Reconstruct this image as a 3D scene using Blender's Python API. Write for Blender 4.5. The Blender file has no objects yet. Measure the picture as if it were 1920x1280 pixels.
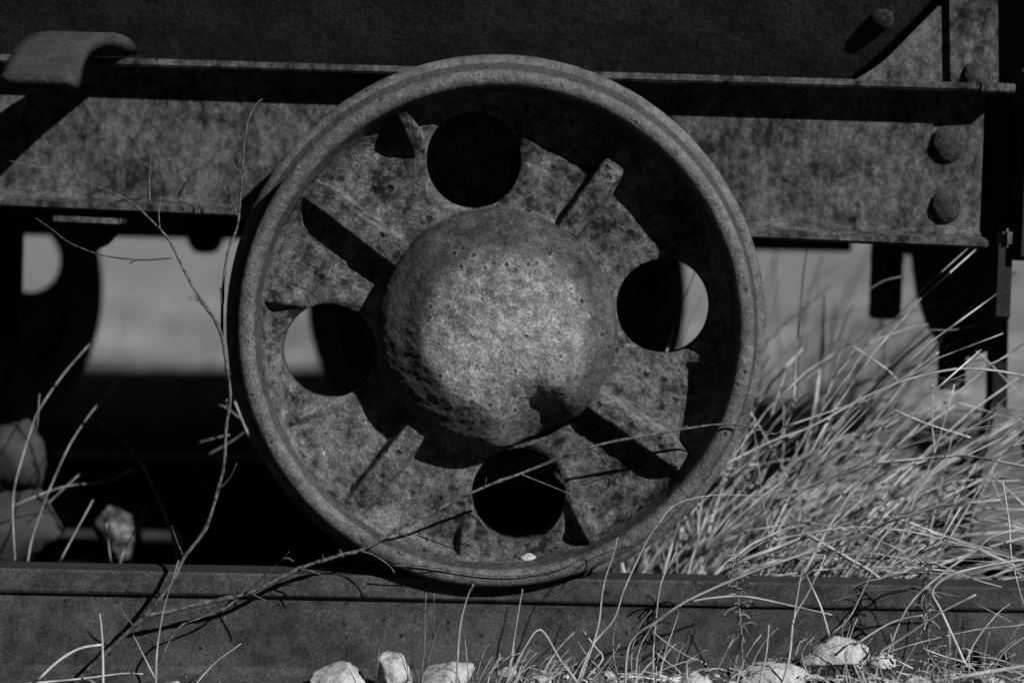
import bpy, bmesh, math, random
import numpy as np
from mathutils import Vector, Matrix

random.seed(7); RNG = np.random.default_rng(11)
SC = bpy.context.scene
COL = SC.collection

# ------------------------------------------------------------------ camera
F_PX = 3100.0                                   # focal length in photo pixels (1920 wide)
CAM = Vector((0.0, -1.302, 0.2795))
pitch, yaw, roll = math.atan(209 / F_PX), 30 / F_PX, math.radians(1.2)
fwd = Vector((math.sin(yaw) * math.cos(pitch), math.cos(yaw) * math.cos(pitch), -math.sin(pitch)))
r0 = Vector((math.cos(yaw), -math.sin(yaw), 0)); u0 = r0.cross(fwd)
RGT = r0 * math.cos(roll) + u0 * math.sin(roll)
UPV = u0 * math.cos(roll) - r0 * math.sin(roll)
cd = bpy.data.cameras.new('camera'); cam = bpy.data.objects.new('camera', cd); COL.objects.link(cam)
m = Matrix((RGT, UPV, -fwd)).transposed().to_4x4(); m.translation = CAM
cam.matrix_world = m
cd.sensor_width = 36.0; cd.lens = F_PX / 1920 * 36.0
cd.clip_start = 0.02; cd.clip_end = 500
cd.dof.use_dof = True; cd.dof.focus_distance = 1.305; cd.dof.aperture_fstop = 2.3; cd.dof.aperture_blades = 7
SC.camera = cam

def at(px, py, Y):
    """a point of the place, seen at a photo pixel, standing Y metres behind the wheel's front plane"""
    d = fwd + RGT * ((px - 960) / F_PX) + UPV * ((640 - py) / F_PX)
    return CAM + d * ((Y - CAM.y) / d.y)

# ------------------------------------------------------------------ light
SUNV = Vector((1.10, -1.05, 1.00)).normalized()
w = bpy.data.worlds.new('World'); SC.world = w; w.use_nodes = True
nt = w.node_tree; bg = nt.nodes['Background']
sky = nt.nodes.new('ShaderNodeTexSky'); sky.sky_type = 'NISHITA'; sky.sun_disc = False
sky.sun_elevation = math.asin(SUNV.z); sky.sun_rotation = math.atan2(SUNV.x, SUNV.y)
sky.air_density = 0.18; sky.dust_density = 0.0; sky.ozone_density = 1.0
sp = nt.nodes.new('ShaderNodeSeparateColor')      # black and white film behind a red filter: the sky's red light only
nt.links.new(sky.outputs[0], sp.inputs[0]); nt.links.new(sp.outputs[0], bg.inputs[0])
bg.inputs[1].default_value = 0.05
sl = bpy.data.lights.new('sun', 'SUN'); sl.energy = 5.0; sl.angle = math.radians(0.5); sl.color = (1, 1, 1)
so = bpy.data.objects.new('sun', sl); COL.objects.link(so)
so.rotation_euler = (-SUNV).to_track_quat('-Z', 'Y').to_euler(); so.location = SUNV * 20
SC.view_settings.view_transform = 'Standard'; SC.view_settings.look = 'None'
SC.view_settings.exposure = 0.35; SC.view_settings.gamma = 1.0
SC.render.engine = 'CYCLES'

# ------------------------------------------------------------------ materials
def grey(v): return (v, v, v, 1)
class NT:
    def __init__(s, name):
        s.m = bpy.data.materials.new(name); s.m.use_nodes = True
        s.t = s.m.node_tree; s.b = s.t.nodes['Principled BSDF']
        s.tc = s.t.nodes.new('ShaderNodeTexCoord')
    def vec(s, scale=(1, 1, 1), loc=(0, 0, 0)):
        mp = s.t.nodes.new('ShaderNodeMapping'); mp.inputs['Scale'].default_value = scale; mp.inputs['Location'].default_value = loc
        s.t.links.new(s.tc.outputs['Object'], mp.inputs[0]); return mp.outputs[0]
    def noise(s, scale, detail=4, rough=0.6, vec=None, dist=0.0):
        n = s.t.nodes.new('ShaderNodeTexNoise'); n.inputs['Scale'].default_value = scale
        n.inputs['Detail'].default_value = detail; n.inputs['Roughness'].default_value = rough; n.inputs['Distortion'].default_value = dist
        s.t.links.new(vec if vec else s.vec(), n.inputs['Vector']); return n.outputs[0]
    def voro(s, scale, rnd=1.0, vec=None):
        n = s.t.nodes.new('ShaderNodeTexVoronoi'); n.inputs['Scale'].default_value = scale; n.inputs['Randomness'].default_value = rnd
        s.t.links.new(vec if vec else s.vec(), n.inputs['Vector']); return n
    def ramp(s, src, stops):
        r = s.t.nodes.new('ShaderNodeValToRGB'); s.t.links.new(src, r.inputs[0])
        e = r.color_ramp.elements
        while len(e) < len(stops): e.new(0.5)
        for k, (p, v) in enumerate(stops): e[k].position = p; e[k].color = grey(v)
        return r.outputs[0]
    def math(s, op, a, b=None, c=None):
        n = s.t.nodes.new('ShaderNodeMath'); n.operation = op
        for i, x in enumerate((a, b, c)):
            if x is None: continue
            if isinstance(x, (int, float)): n.inputs[i].default_value = x
            else: s.t.links.new(x, n.inputs[i])
        return n.outputs[0]
    def mix(s, f, a, b):
        n = s.t.nodes.new('ShaderNodeMix'); n.data_type = 'FLOAT'
        for i, x in ((0, f), (2, a), (3, b)):
            if isinstance(x, (int, float)): n.inputs[i].default_value = x
            else: s.t.links.new(x, n.inputs[i])
        return n.outputs[0]
    def done(s, col, rough=0.85, spec=0.2, bumps=()):
        if isinstance(col, (int, float)): s.b.inputs['Base Color'].default_value = grey(col)
        else: s.t.links.new(col, s.b.inputs['Base Color'])
        if isinstance(rough, (int, float)): s.b.inputs['Roughness'].default_value = rough
        else: s.t.links.new(rough, s.b.inputs['Roughness'])
        s.b.inputs['Specular IOR Level'].default_value = spec
        prev = None
        for h, st, dist in bumps:
            bp = s.t.nodes.new('ShaderNodeBump'); bp.inputs['Strength'].default_value = st; bp.inputs['Distance'].default_value = dist
            s.t.links.new(h, bp.inputs['Height'])
            if prev: s.t.links.new(prev, bp.inputs['Normal'])
            prev = bp.outputs[0]
        if prev: s.t.links.new(prev, s.b.inputs['Normal'])
        return s.m

def rust(name, lo, hi, patch=14, grain=180, pit=60, pit_amt=0.5, ring=0.0, fleck=0.0, stretch=(1, 1, 1), bump=0.5, face=None, spec=0.2, rough=0.85, rimmask=False):
    n = NT(name); v = n.vec(stretch)
    big = n.noise(patch, 5, 0.62, v, 0.0)
    mid = n.noise(patch * 5.5, 6, 0.72, v, 0.0)
    fine = n.noise(grain * 2.2, 4, 0.65)
    t = n.math('ADD', n.math('MULTIPLY', big, 0.42), n.math('MULTIPLY', mid, 0.58))
    col = n.ramp(t, [(0.415, lo), (0.47, lo * 0.68 + hi * 0.32), (0.525, lo * 0.42 + hi * 0.58), (0.585, hi)])
    f2 = n.math('MULTIPLY_ADD', fine, 1.7, 0.15)
    col = n.math('MULTIPLY', col, f2)
    col = n.math('MULTIPLY', col, n.ramp(n.noise(620, 3, 0.7), [(0.36, 0.45), (0.5, 0.95), (0.66, 1.0)]))
    col = n.math('MULTIPLY', col, n.math('MULTIPLY_ADD', n.ramp(n.noise(480, 3, 0.7, n.vec((1, 1, 1), (3, 1, 2))), [(0.56, 0.0), (0.7, 1.0)]), 0.8, 1.0))
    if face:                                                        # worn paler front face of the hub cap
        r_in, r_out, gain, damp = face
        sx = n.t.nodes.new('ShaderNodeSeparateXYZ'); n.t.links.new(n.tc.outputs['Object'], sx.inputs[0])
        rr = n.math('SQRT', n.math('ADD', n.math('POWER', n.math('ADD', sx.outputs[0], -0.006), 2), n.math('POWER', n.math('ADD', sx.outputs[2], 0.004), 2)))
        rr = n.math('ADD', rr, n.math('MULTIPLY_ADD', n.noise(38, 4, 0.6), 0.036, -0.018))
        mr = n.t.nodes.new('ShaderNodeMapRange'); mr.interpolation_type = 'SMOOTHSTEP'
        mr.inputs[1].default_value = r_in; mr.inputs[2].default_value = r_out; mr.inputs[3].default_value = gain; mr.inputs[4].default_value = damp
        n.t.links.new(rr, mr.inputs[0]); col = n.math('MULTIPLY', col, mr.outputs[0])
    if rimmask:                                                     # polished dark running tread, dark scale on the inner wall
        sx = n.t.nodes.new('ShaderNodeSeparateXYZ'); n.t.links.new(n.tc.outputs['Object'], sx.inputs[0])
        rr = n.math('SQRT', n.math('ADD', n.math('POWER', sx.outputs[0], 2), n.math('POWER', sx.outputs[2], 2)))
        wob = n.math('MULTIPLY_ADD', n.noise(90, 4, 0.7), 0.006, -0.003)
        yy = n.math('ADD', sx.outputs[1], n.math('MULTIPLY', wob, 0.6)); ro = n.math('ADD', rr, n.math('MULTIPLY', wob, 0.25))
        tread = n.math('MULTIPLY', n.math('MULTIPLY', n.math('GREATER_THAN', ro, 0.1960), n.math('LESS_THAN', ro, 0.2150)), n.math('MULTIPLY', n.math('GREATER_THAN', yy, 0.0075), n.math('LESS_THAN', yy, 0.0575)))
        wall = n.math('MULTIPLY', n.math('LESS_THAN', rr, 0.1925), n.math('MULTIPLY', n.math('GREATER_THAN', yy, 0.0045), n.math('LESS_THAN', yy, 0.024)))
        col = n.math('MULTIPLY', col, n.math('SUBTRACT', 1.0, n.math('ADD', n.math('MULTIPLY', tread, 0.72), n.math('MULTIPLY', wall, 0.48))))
    # corrosion pits: dark centres in random cells, some with a pale halo
    vo = n.voro(pit); d = vo.outputs['Distance']
    sep = n.t.nodes.new('ShaderNodeSeparateColor'); n.t.links.new(vo.outputs['Color'], sep.inputs[0])
    pick = n.math('GREATER_THAN', sep.outputs[0], 0.45)
    size = n.math('MULTIPLY_ADD', sep.outputs[1], 0.24, 0.05)
    dd = n.math('ADD', d, n.math('MULTIPLY_ADD', n.noise(pit * 3, 4, 0.65), 0.5, -0.25))
    hole = n.math('MULTIPLY', n.math('LESS_THAN', dd, size), pick)
    soft = n.math('MULTIPLY', n.math('SUBTRACT', 1.0, n.math('MINIMUM', n.math('DIVIDE', dd, size), 1.0)), pick)
    if ring > 0:
        halo = n.math('MULTIPLY', n.math('LESS_THAN', n.math('ABSOLUTE', n.math('SUBTRACT', dd, n.math('MULTIPLY', size, 1.5))), 0.07), n.math('GREATER_THAN', sep.outputs[0], 0.72))
        col = n.math('MULTIPLY', col, n.math('MULTIPLY_ADD', halo, ring, 1.0))
    col = n.math('MULTIPLY', col, n.math('SUBTRACT', 1.0, n.math('MULTIPLY', n.math('MINIMUM', n.math('MULTIPLY', soft, 2.2), 1.0), pit_amt)))
    if fleck > 0:                                                   # pale mineral flecks
        fl = n.ramp(n.noise(patch * 7, 7, 0.75), [(0.0, 0.0), (0.645, 0.0), (0.72, 1.0)])
        col = n.math('ADD', col, n.math('MULTIPLY', fl, fleck))
    hb = n.math('ADD', n.math('MULTIPLY', mid, 0.6), n.math('MULTIPLY', n.noise(grain, 5, 0.7), 0.5))
    hb = n.math('SUBTRACT', hb, n.math('MULTIPLY', soft, 0.8))
    return n.done(col, rough, spec, [(hb, bump, 0.004)])

M_WEB = rust('rust_casting', 0.007, 0.138, 18, 190, 80, 0.65, 0.25, 0.24, bump=1.0)
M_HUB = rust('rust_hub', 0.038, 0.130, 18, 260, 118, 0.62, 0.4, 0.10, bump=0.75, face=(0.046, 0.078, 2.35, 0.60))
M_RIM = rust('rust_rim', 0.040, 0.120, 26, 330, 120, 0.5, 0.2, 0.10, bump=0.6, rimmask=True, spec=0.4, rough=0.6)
M_FRAME = rust('rust_frame', 0.005, 0.100, 19, 120, 60, 0.5, 0.0, 0.02, stretch=(1.15, 1, 0.8), bump=0.5)
M_HOOK = rust('rust_hook', 0.022, 0.046, 40, 420, 190, 0.4, 0.0, 0.0, bump=0.6)
M_RAIL = rust('rust_rail', 0.020, 0.058, 12, 240, 70, 0.75, 0.0, 0.008, bump=0.25)
M_RAILTOP = rust('rail_running_surface', 0.019, 0.027, 9, 240, 70, 0.3, 0.0, 0.0, stretch=(0.3, 1, 1), bump=0.08, spec=0.3, rough=0.55)
M_TUB = rust('tub_steel', 0.014, 0.042, 26, 260, 200, 0.3, 0.0, 0.0, bump=0.6)
M_BLACK = rust('shade_black_iron', 0.003, 0.009, 14, 200, 60, 0.4, bump=0.4)  # near-black colour stands in for shade on the brake hangers
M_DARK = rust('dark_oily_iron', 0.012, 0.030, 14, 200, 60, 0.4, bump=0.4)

def plant(name, lo, hi, scale=60, stretch=(1, 1, 1)):
    n = NT(name); t = n.noise(scale, 4, 0.6, n.vec(stretch))
    oi = n.t.nodes.new('ShaderNodeObjectInfo')
    c = n.ramp(t, [(0.35, lo), (0.65, hi)])
    c = n.math('MULTIPLY', c, n.math('MULTIPLY_ADD', oi.outputs['Random'], 0.3, 0.85))
    return n.done(c, 0.7, 0.25)
M_STRAW = plant('dry_straw', 0.20, 0.46, 45)
M_STALK = plant('grey_dry_stalk', 0.07, 0.27, 60)
M_STRAW2 = plant('dry_grass_blades', 0.05, 0.52, 30, (1, 1, 1))
M_TWIG = plant('bare_twig_bark', 0.015, 0.115, 260)
M_WEED = plant('dried_weed', 0.06, 0.2, 120)
def stone_mat():
    n = NT('pale_limestone')
    c = n.ramp(n.noise(85, 7, 0.72), [(0.33, 0.10), (0.46, 0.38), (0.64, 0.58)])
    return n.done(c, 0.9, 0.15, [(n.noise(170, 6, 0.75), 0.9, 0.006)])
M_STONE = stone_mat()
M_RIVET = rust('rust_rivet', 0.010, 0.050, 40, 200, 120, 0.5, bump=0.9)
def wood_mat():
    n = NT('weathered_wood')
    c = n.ramp(n.noise(30, 6, 0.65, n.vec((0.15, 1, 1))), [(0.3, 0.035), (0.55, 0.10), (0.75, 0.16)])
    return n.done(c, 0.9, 0.1, [(n.noise(60, 5, 0.7, n.vec((0.1, 1, 1))), 0.6, 0.006)])
M_WOOD = wood_mat()
def ground_mat():
    n = NT('soil_and_dry_field')
    sx = n.t.nodes.new('ShaderNodeSeparateXYZ'); n.t.links.new(n.tc.outputs['Object'], sx.inputs[0])
    soil = n.ramp(n.noise(38, 7, 0.7), [(0.32, 0.010), (0.55, 0.032), (0.72, 0.09)])
    field = n.ramp(n.noise(1.6, 8, 0.68), [(0.34, 0.08), (0.5, 0.2), (0.66, 0.36)])
    e = n.math('ADD', sx.outputs[1], n.math('MULTIPLY_ADD', n.noise(1.3, 4, 0.6), 2.0, -1.0))
    k = n.ramp(n.math('MULTIPLY_ADD', e, 0.2, 0.2), [(0.52, 0.0), (0.68, 1.0)])
    return n.done(n.mix(k, soil, field), 0.95, 0.1, [(n.noise(55, 7, 0.75), 0.8, 0.02)])
M_GROUND = ground_mat()

# ------------------------------------------------------------------ object helpers
def tag(o, label=None, cat=None, group=None, kind=None):
    for k, v in (('label', label), ('category', cat), ('group', group), ('kind', kind)):
        if v: o[k] = v
    return o
def link(name, me, mat, parent=None, loc=(0, 0, 0), smooth=False):
    """loc is the object's place in the world; parents only ever carry a shift unless they turn"""
    o = bpy.data.objects.new(name, me); COL.objects.link(o)
    if mat and not me.materials: me.materials.append(mat)
    if smooth: me.shade_smooth()
    o.location = loc
    if parent is not None:
        o.parent = parent
        o.location = Vector(loc) - wloc(parent)
    return o
def wloc(o):
    v = Vector((0, 0, 0))
    while o is not None: v += o.location; o = o.parent
    return v
def empty(name, loc):
    o = bpy.data.objects.new(name, None); COL.objects.link(o); o.location = loc; o.empty_display_size = 0.05
    return o
def bm_mesh(bm, name):
    bmesh.ops.recalc_face_normals(bm, faces=bm.faces)
    me = bpy.data.meshes.new(name); bm.to_mesh(me); bm.free(); return me
def loft(name, secs, mat, parent=None, bevel=0.0, close=True, sub=1):
    """closed outlines (lists of Vectors, same length) joined one to the next, capped at both ends"""
    bm = bmesh.new(); rows = []
    full = []
    for a, b in zip(secs[:-1], secs[1:]):
        for k in range(sub):
            t = k / sub; full.append([p.lerp(q, t) for p, q in zip(a, b)])
    full.append(secs[-1])
    for s in full: rows.append([bm.verts.new(p) for p in s])
    n = len(rows[0])
    for a, b in zip(rows[:-1], rows[1:]):
        for i in range(n if close else n - 1):
            bm.faces.new((a[i], a[(i + 1) % n], b[(i + 1) % n], b[i]))
    if close:
        bm.faces.new(rows[0]); bm.faces.new(rows[-1])
    if bevel > 0:
        bmesh.ops.recalc_face_normals(bm, faces=bm.faces)
        ed = [e for e in bm.edges if len(e.link_faces) == 2 and e.calc_face_angle(0) > 0.5]
        bmesh.ops.bevel(bm, geom=ed, offset=bevel, segments=2, affect='EDGES', clamp_overlap=True)
    return link(name, bm_mesh(bm, name), mat, parent)
def box(name, c, size, mat, parent=None, bevel=0.002, rot=None):
    bm = bmesh.new(); bmesh.ops.create_cube(bm, size=1.0)
    for v in bm.verts: v.co = Vector((v.co.x * size[0], v.co.y * size[1], v.co.z * size[2]))
    if bevel: bmesh.ops.bevel(bm, geom=bm.edges[:], offset=bevel, segments=2, affect='EDGES')
    if rot: bmesh.ops.transform(bm, matrix=rot.to_4x4(), verts=bm.verts)
    bmesh.ops.translate(bm, vec=Vector(c), verts=bm.verts)
    return link(name, bm_mesh(bm, name), mat, parent)
def lathe_bm(prof, axis='y', seg=32):
    """profile of (radius, along); closed at both ends by radius 0"""
    bm = bmesh.new(); rows = []
    for r, a in prof:
        row = []
        for k in range(seg):
            t = 2 * math.pi * k / seg
            c = (r * math.cos(t), r * math.sin(t))
            row.append(bm.verts.new((c[0], a, c[1]) if axis == 'y' else ((a, c[0], c[1]) if axis == 'x' else (c[0], c[1], a))))
        rows.append(row)
    for a, b in zip(rows[:-1], rows[1:]):
        for k in range(seg): bm.faces.new((a[k], a[(k + 1) % seg], b[(k + 1) % seg], b[k]))
    bm.faces.new(rows[0]); bm.faces.new(rows[-1])
    return bm
def rivet(name, c, r, h, mat, parent, axis='y', jit=0.05):
    prof = [(r * math.cos(t), -h * math.sin(t)) for t in np.linspace(0, 1.45, 9)]
    prof = [(r * 1.0, 0.004)] + prof
    bm = lathe_bm(prof, axis, 28)
    for v in bm.verts:
        k = 1 + jit * (fbm1(v.co * 90) - 0.0); v.co = v.co * k
    bmesh.ops.translate(bm, vec=Vector(c), verts=bm.verts)
    return link(name, bm_mesh(bm, name), mat, parent, smooth=True)

# value noise in numpy, for cast and rusted surfaces
def _hash(ix, iy, iz):
    n = (ix.astype(np.int64) * 374761393 + iy.astype(np.int64) * 668265263 + iz.astype(np.int64) * 2147483647) & 0xffffffff
    n = ((n ^ (n >> 13)) * 1274126177) & 0xffffffff
    n = (n ^ (n >> 16)) & 0xffffff
    return n / float(0xffffff)
def vnoise(P):
    I = np.floor(P).astype(np.int64); f = P - I; f = f * f * (3 - 2 * f); out = 0
    for dx in (0, 1):
        for dy in (0, 1):
            for dz in (0, 1):
                wgt = (f[:, 0] if dx else 1 - f[:, 0]) * (f[:, 1] if dy else 1 - f[:, 1]) * (f[:, 2] if dz else 1 - f[:, 2])
                out = out + wgt * _hash(I[:, 0] + dx, I[:, 1] + dy, I[:, 2] + dz)
    return out * 2 - 1
def fbm(P, oct=4, gain=0.5):
    s = 0; a = 1; t = 0
    for k in range(oct):
        s = s + a * vnoise(P * 2 ** k + 17.3 * k); t += a; a *= gain
    return s / t
def fbm1(v): return float(fbm(np.array([[v.x, v.y, v.z]]), 3)[0])

def smooth(a, b, x):
    t = np.clip((x - a) / (b - a), 0, 1); return t * t * (3 - 2 * t)

# polyline tubes: stalks, twigs, stems
def catmull(pts, n):
    P = [pts[0] * 2 - pts[1]] + list(pts) + [pts[-1] * 2 - pts[-2]]; out = []
    for i in range(1, len(P) - 2):
        for k in range(n):
            t = k / n; a, b, c, d = P[i - 1], P[i], P[i + 1], P[i + 2]
            out.append(0.5 * ((2 * b) + (c - a) * t + (2 * a - 5 * b + 4 * c - d) * t * t + (3 * b - a - 3 * c + d) * t ** 3))
    out.append(pts[-1]); return out
def tube_bm(bm, pts, ra, rb, seg=5, flat=1.0, wob=0.0, curve=True, n=5, knots=0.0):
    pts = catmull(pts, n) if curve and len(pts) > 2 else pts
    rows = []; up = Vector((0.2, -1, 0.1)); N = len(pts)
    for i, p in enumerate(pts):
        d = (pts[min(i + 1, N - 1)] - pts[max(i - 1, 0)]).normalized()
        s = d.cross(up)
        if s.length < 1e-4: s = Vector((1, 0, 0))
        s.normalize(); q = s.cross(d)
        t = i / max(N - 1, 1); r = ra + (rb - ra) * t
        r *= 1 + wob * random.uniform(-1, 1) + (knots if random.random() < 0.18 else 0)
        rows.append([bm.verts.new(p + (s * math.cos(a) + q * math.sin(a) * flat) * r) for a in [2 * math.pi * k / seg for k in range(seg)]])
    for a, b in zip(rows[:-1], rows[1:]):
        for k in range(seg): bm.faces.new((a[k], a[(k + 1) % seg], b[(k + 1) % seg], b[k]))
    bm.faces.new(rows[0][::-1]); bm.faces.new(rows[-1])
PXM = 0.00042
def trace(pp, Y):
    """pixels to a path in the place; Y is one depth or (start, end)"""
    y0, y1 = Y if isinstance(Y, tuple) else (Y, Y); n = len(pp)
    return [at(p[0], p[1], p[2] if len(p) > 2 else y0 + (y1 - y0) * i / max(n - 1, 1)) for i, p in enumerate(pp)]

# ------------------------------------------------------------------ ground
GZ = -0.0905
def ground_h(X, Y):
    P = np.stack([X, Y, 0 * X], 1)
    h = GZ + 0.006 * fbm(P * 9, 4) + 0.075 * fbm(P * 0.8, 4) * smooth(1.5, 4, np.abs(Y))
    h = h + (0.012 * smooth(-0.05, 0.12, X) + 0.010 * smooth(0.1, 0.4, X)) * smooth(0.012, -0.02, Y)
    return h
def gz(x, y): return float(ground_h(np.array([x]), np.array([y]))[0])
def axis_pts(segs):
    out = []
    for a, b, n in segs: out += list(np.linspace(a, b, n, endpoint=False))
    return np.array(out + [segs[-1][1]])
xs = axis_pts([(-80, -6, 20), (-6, -0.9, 40), (-0.9, 0.9, 120), (0.9, 6, 40), (6, 80, 20)])
ys = axis_pts([(-80, -5, 20), (-5, -0.35, 25), (-0.35, 0.75, 80), (0.75, 6, 50), (6, 120, 30)])
GX, GY = np.meshgrid(xs, ys, indexing='ij')
V = np.stack([GX.ravel(), GY.ravel(), ground_h(GX.ravel(), GY.ravel())], 1)
ni, nj = len(xs), len(ys)
idx = np.arange(ni * nj).reshape(ni, nj)
Fq = np.stack([idx[:-1, :-1].ravel(), idx[1:, :-1].ravel(), idx[1:, 1:].ravel(), idx[:-1, 1:].ravel()], 1)
me = bpy.data.meshes.new('ground'); me.from_pydata(V.tolist(), [], Fq.tolist())
tag(link('ground', me, M_GROUND, smooth=True), kind='structure')

# ------------------------------------------------------------------ track
RAIL_IN, RAIL_OUT = 0.0145, 0.0465
def rail(name, y0, flip, label, holes=()):
    """y0: outer face of the head; flip=+1 grows away from the camera"""
    f = flip
    prof = [(0.0015, -0.0003), (0.0305, -0.0003), (0.032, -0.002), (0.032, -0.0175), (0.0300, -0.0195), (0.0265, -0.0215), (0.0255, -0.030), (0.0260, -0.078),
            (0.029, -0.084), (0.050, -0.0885), (0.050, -0.095), (-0.018, -0.095), (-0.018, -0.0885), (0.0015, -0.084), (0.0042, -0.078), (0.0050, -0.030), (0.0046, -0.0215),
            (0.0012, -0.0195), (0.0, -0.0175), (0.0, -0.002)]
    bm = bmesh.new(); rows = []; x = -3.2
    while x <= 3.21:
        rows.append([bm.verts.new((x, y0 + f * (a + 0.0004 * math.sin(x * 7 + i)), b + 0.0003 * math.sin(x * 11 + i * 2))) for i, (a, b) in enumerate(prof)]); x += 0.05
    n = len(prof)
    for a, b in zip(rows[:-1], rows[1:]):
        for i in range(n):
            fc = bm.faces.new((a[i], a[(i + 1) % n], b[(i + 1) % n], b[i]))
            if i in (0,): fc.material_index = 1
    bm.faces.new(rows[0]); bm.faces.new(rows[-1])
    me = bm_mesh(bm, name)
    me.materials.append(M_RAIL); me.materials.append(M_RAILTOP)
    o = link(name, me, None)
    for hx, hz, hr in holes:                                    # drilled fishplate holes
        cb = lathe_bm([(hr, -0.1), (hr, 0.2)], 'y', 32); bmesh.ops.translate(cb, vec=Vector((hx, y0, hz)), verts=cb.verts)
        cut = bpy.data.objects.new('cut', bm_mesh(cb, 'cut')); COL.objects.link(cut)
        md = o.modifiers.new('hole', 'BOOLEAN'); md.object = cut; md.solver = 'EXACT'
        dg = bpy.context.evaluated_depsgraph_get(); nm = bpy.data.meshes.new_from_object(o.evaluated_get(dg))
        o.modifiers.clear(); o.data = nm; bpy.data.objects.remove(cut)
    tag(o, label, 'rail'); return o
h1 = at(1815, 1238, 0.0195); h2 = at(1872, 1243, 0.0195)
rail('track_rail', RAIL_IN, 1, 'rusty pitted rail that carries the big spoked wheel, twig across it', [(h1.x, h1.z, 0.0105), (h2.x, h2.z, 0.0095)])
GAUGE_Y = 0.62
rail('track_rail', 0.700 - 0.0145, -1, 'shaded far rail beyond the wheel, on the other side of the wagon')

def sleeper(x, label):
    bm = bmesh.new(); bmesh.ops.create_grid(bm, x_segments=6, y_segments=40, size=0.5)
    bmesh.ops.solidify(bm, geom=bm.faces[:], thickness=1.0)
    bmesh.ops.recalc_face_normals(bm, faces=bm.faces)
    zs = [v.co.z for v in bm.verts]; za, zb = min(zs), max(zs)
    for v in bm.verts:
        t = (v.co.z - za) / (zb - za)
        v.co = Vector((v.co.x * 0.15, v.co.y * 1.15, (t - 1) * 0.09))
        v.co.z += 0.004 * fbm1(Vector((v.co.x * 60, v.co.y * 8, x)))
        v.co.x += 0.003 * fbm1(Vector((v.co.y * 20, x, 3)))
    o = link('sleeper', bm_mesh(bm, 'sleeper'), M_WOOD, loc=(x, 0.37, GZ + 0.006))
    tag(o, label, 'sleeper', 'sleepers under the rails')
for x, l in ((-0.62, 'weathered wooden sleeper between the rails, behind the left grass stalks'), (0.05, 'weathered wooden sleeper in the shade under the big wheel'),
             (0.66, 'weathered wooden sleeper between the rails, below the wagon end')):
    sleeper(x, l)

# ------------------------------------------------------------------ wagon
ZC = 0.1995                                      # wheel centre above the rail
wagon = empty('rail_wagon', (-0.3, 0.36, 0.0))
tag(wagon, 'abandoned rusty rail wagon with cast iron wheels standing on the track', 'wagon')

# ---- cast wheel, one continuous casting split into its parts
HUBR, HOLE_A = 0.0918, math.radians(8.8)
prof = [(0.0004, -0.0128), (0.020, -0.0127), (0.036, -0.0122), (0.050, -0.0112), (0.0590, -0.0098), (0.0635, -0.0072), (0.0720, -0.0017), (0.0820, 0.0046), (0.0890, 0.0098),
        (0.0935, 0.0152), (0.0958, 0.0225), (0.0966, 0.0310), (0.0990, 0.0352), (0.104, 0.0366), (0.130, 0.0366), (0.160, 0.0360), (0.170, 0.0352), (0.1770, 0.0330), (0.1820, 0.0290),
        (0.1858, 0.0235), (0.1884, 0.0165), (0.1900, 0.0095), (0.1912, 0.0045), (0.1928, 0.0014), (0.1952, -0.0002), (0.1985, -0.0006), (0.2020, 0.0002), (0.2044, 0.0026),
        (0.2049, 0.0058), (0.2030, 0.0088), (0.1996, 0.0112), (0.1988, 0.0140), (0.1990, 0.0280), (0.1996, 0.0420), (0.2015, 0.0470), (0.2060, 0.0505), (0.2130, 0.0530), (0.2195, 0.0552), (0.2222, 0.0580),
        (0.2222, 0.0618), (0.2190, 0.0645), (0.2100, 0.0655), (0.1920, 0.0655), (0.1870, 0.0640), (0.1800, 0.0590), (0.1720, 0.0555), (0.160, 0.0535), (0.130, 0.0520), (0.100, 0.0525),
        (0.088, 0.060), (0.070, 0.072), (0.056, 0.080), (0.040, 0.082), (0.020, 0.082)]
prof = np.array(prof)
seglen = np.r_[0, np.cumsum(np.hypot(*np.diff(prof, axis=0).T))]
i_lip = 40
s_front = seglen[40]
s_all = np.r_[np.arange(0, s_front, 0.00135), np.arange(s_front, seglen[-1], 0.005), seglen[-1]]
def cr(x, t):                                      # smooth profile through the points
    i = np.clip(np.searchsorted(seglen, t, side='right') - 1, 0, len(seglen) - 2)
    h = (t - seglen[i]) / (seglen[i + 1] - seglen[i]); g = np.gradient(x, seglen)
    d = seglen[i + 1] - seglen[i]
    return (2 * h**3 - 3 * h**2 + 1) * x[i] + (h**3 - 2 * h**2 + h) * d * g[i] + (-2 * h**3 + 3 * h**2) * x[i + 1] + (h**3 - h**2) * d * g[i + 1]
pr, py = cr(prof[:, 0], s_all), cr(prof[:, 1], s_all)
NTH, NS = 720, len(s_all)
th = np.arange(NTH) * 2 * math.pi / NTH
R = np.repeat(pr[:, None], NTH, 1); Yv = np.repeat(py[:, None], NTH, 1); T = np.repeat(th[None, :], NS, 0)
S = np.repeat(s_all[:, None], NTH, 1)
front = S < seglen[24] + 1e-6                      # from hub centre to the lip
Rw = R.copy()
n3 = lambda k, o=4, off=0.0: fbm(np.stack([(Rw * np.cos(T)).ravel() * k + off, Yv.ravel() * k, (Rw * np.sin(T)).ravel() * k], 1), o).reshape(R.shape)
pid = np.zeros(R.shape, int); jit = n3(60, 3); jit2 = n3(28, 3, 9.0)
Y2 = Yv.copy()
def smin(a, b, k):
    h = np.clip(0.5 + 0.5 * (b - a) / k, 0, 1); return b * (1 - h) + a * h - k * h * (1 - h)
def union(Yr, mask, code, k):
    global Y2, pid
    Yn = np.where(mask & front, smin(Yr, Y2, k), Y2)
    pid = np.where((Y2 - Yn > 0.0028) & (R > 0.0985) & (R < 0.1895), code, pid); Y2 = Yn
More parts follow.
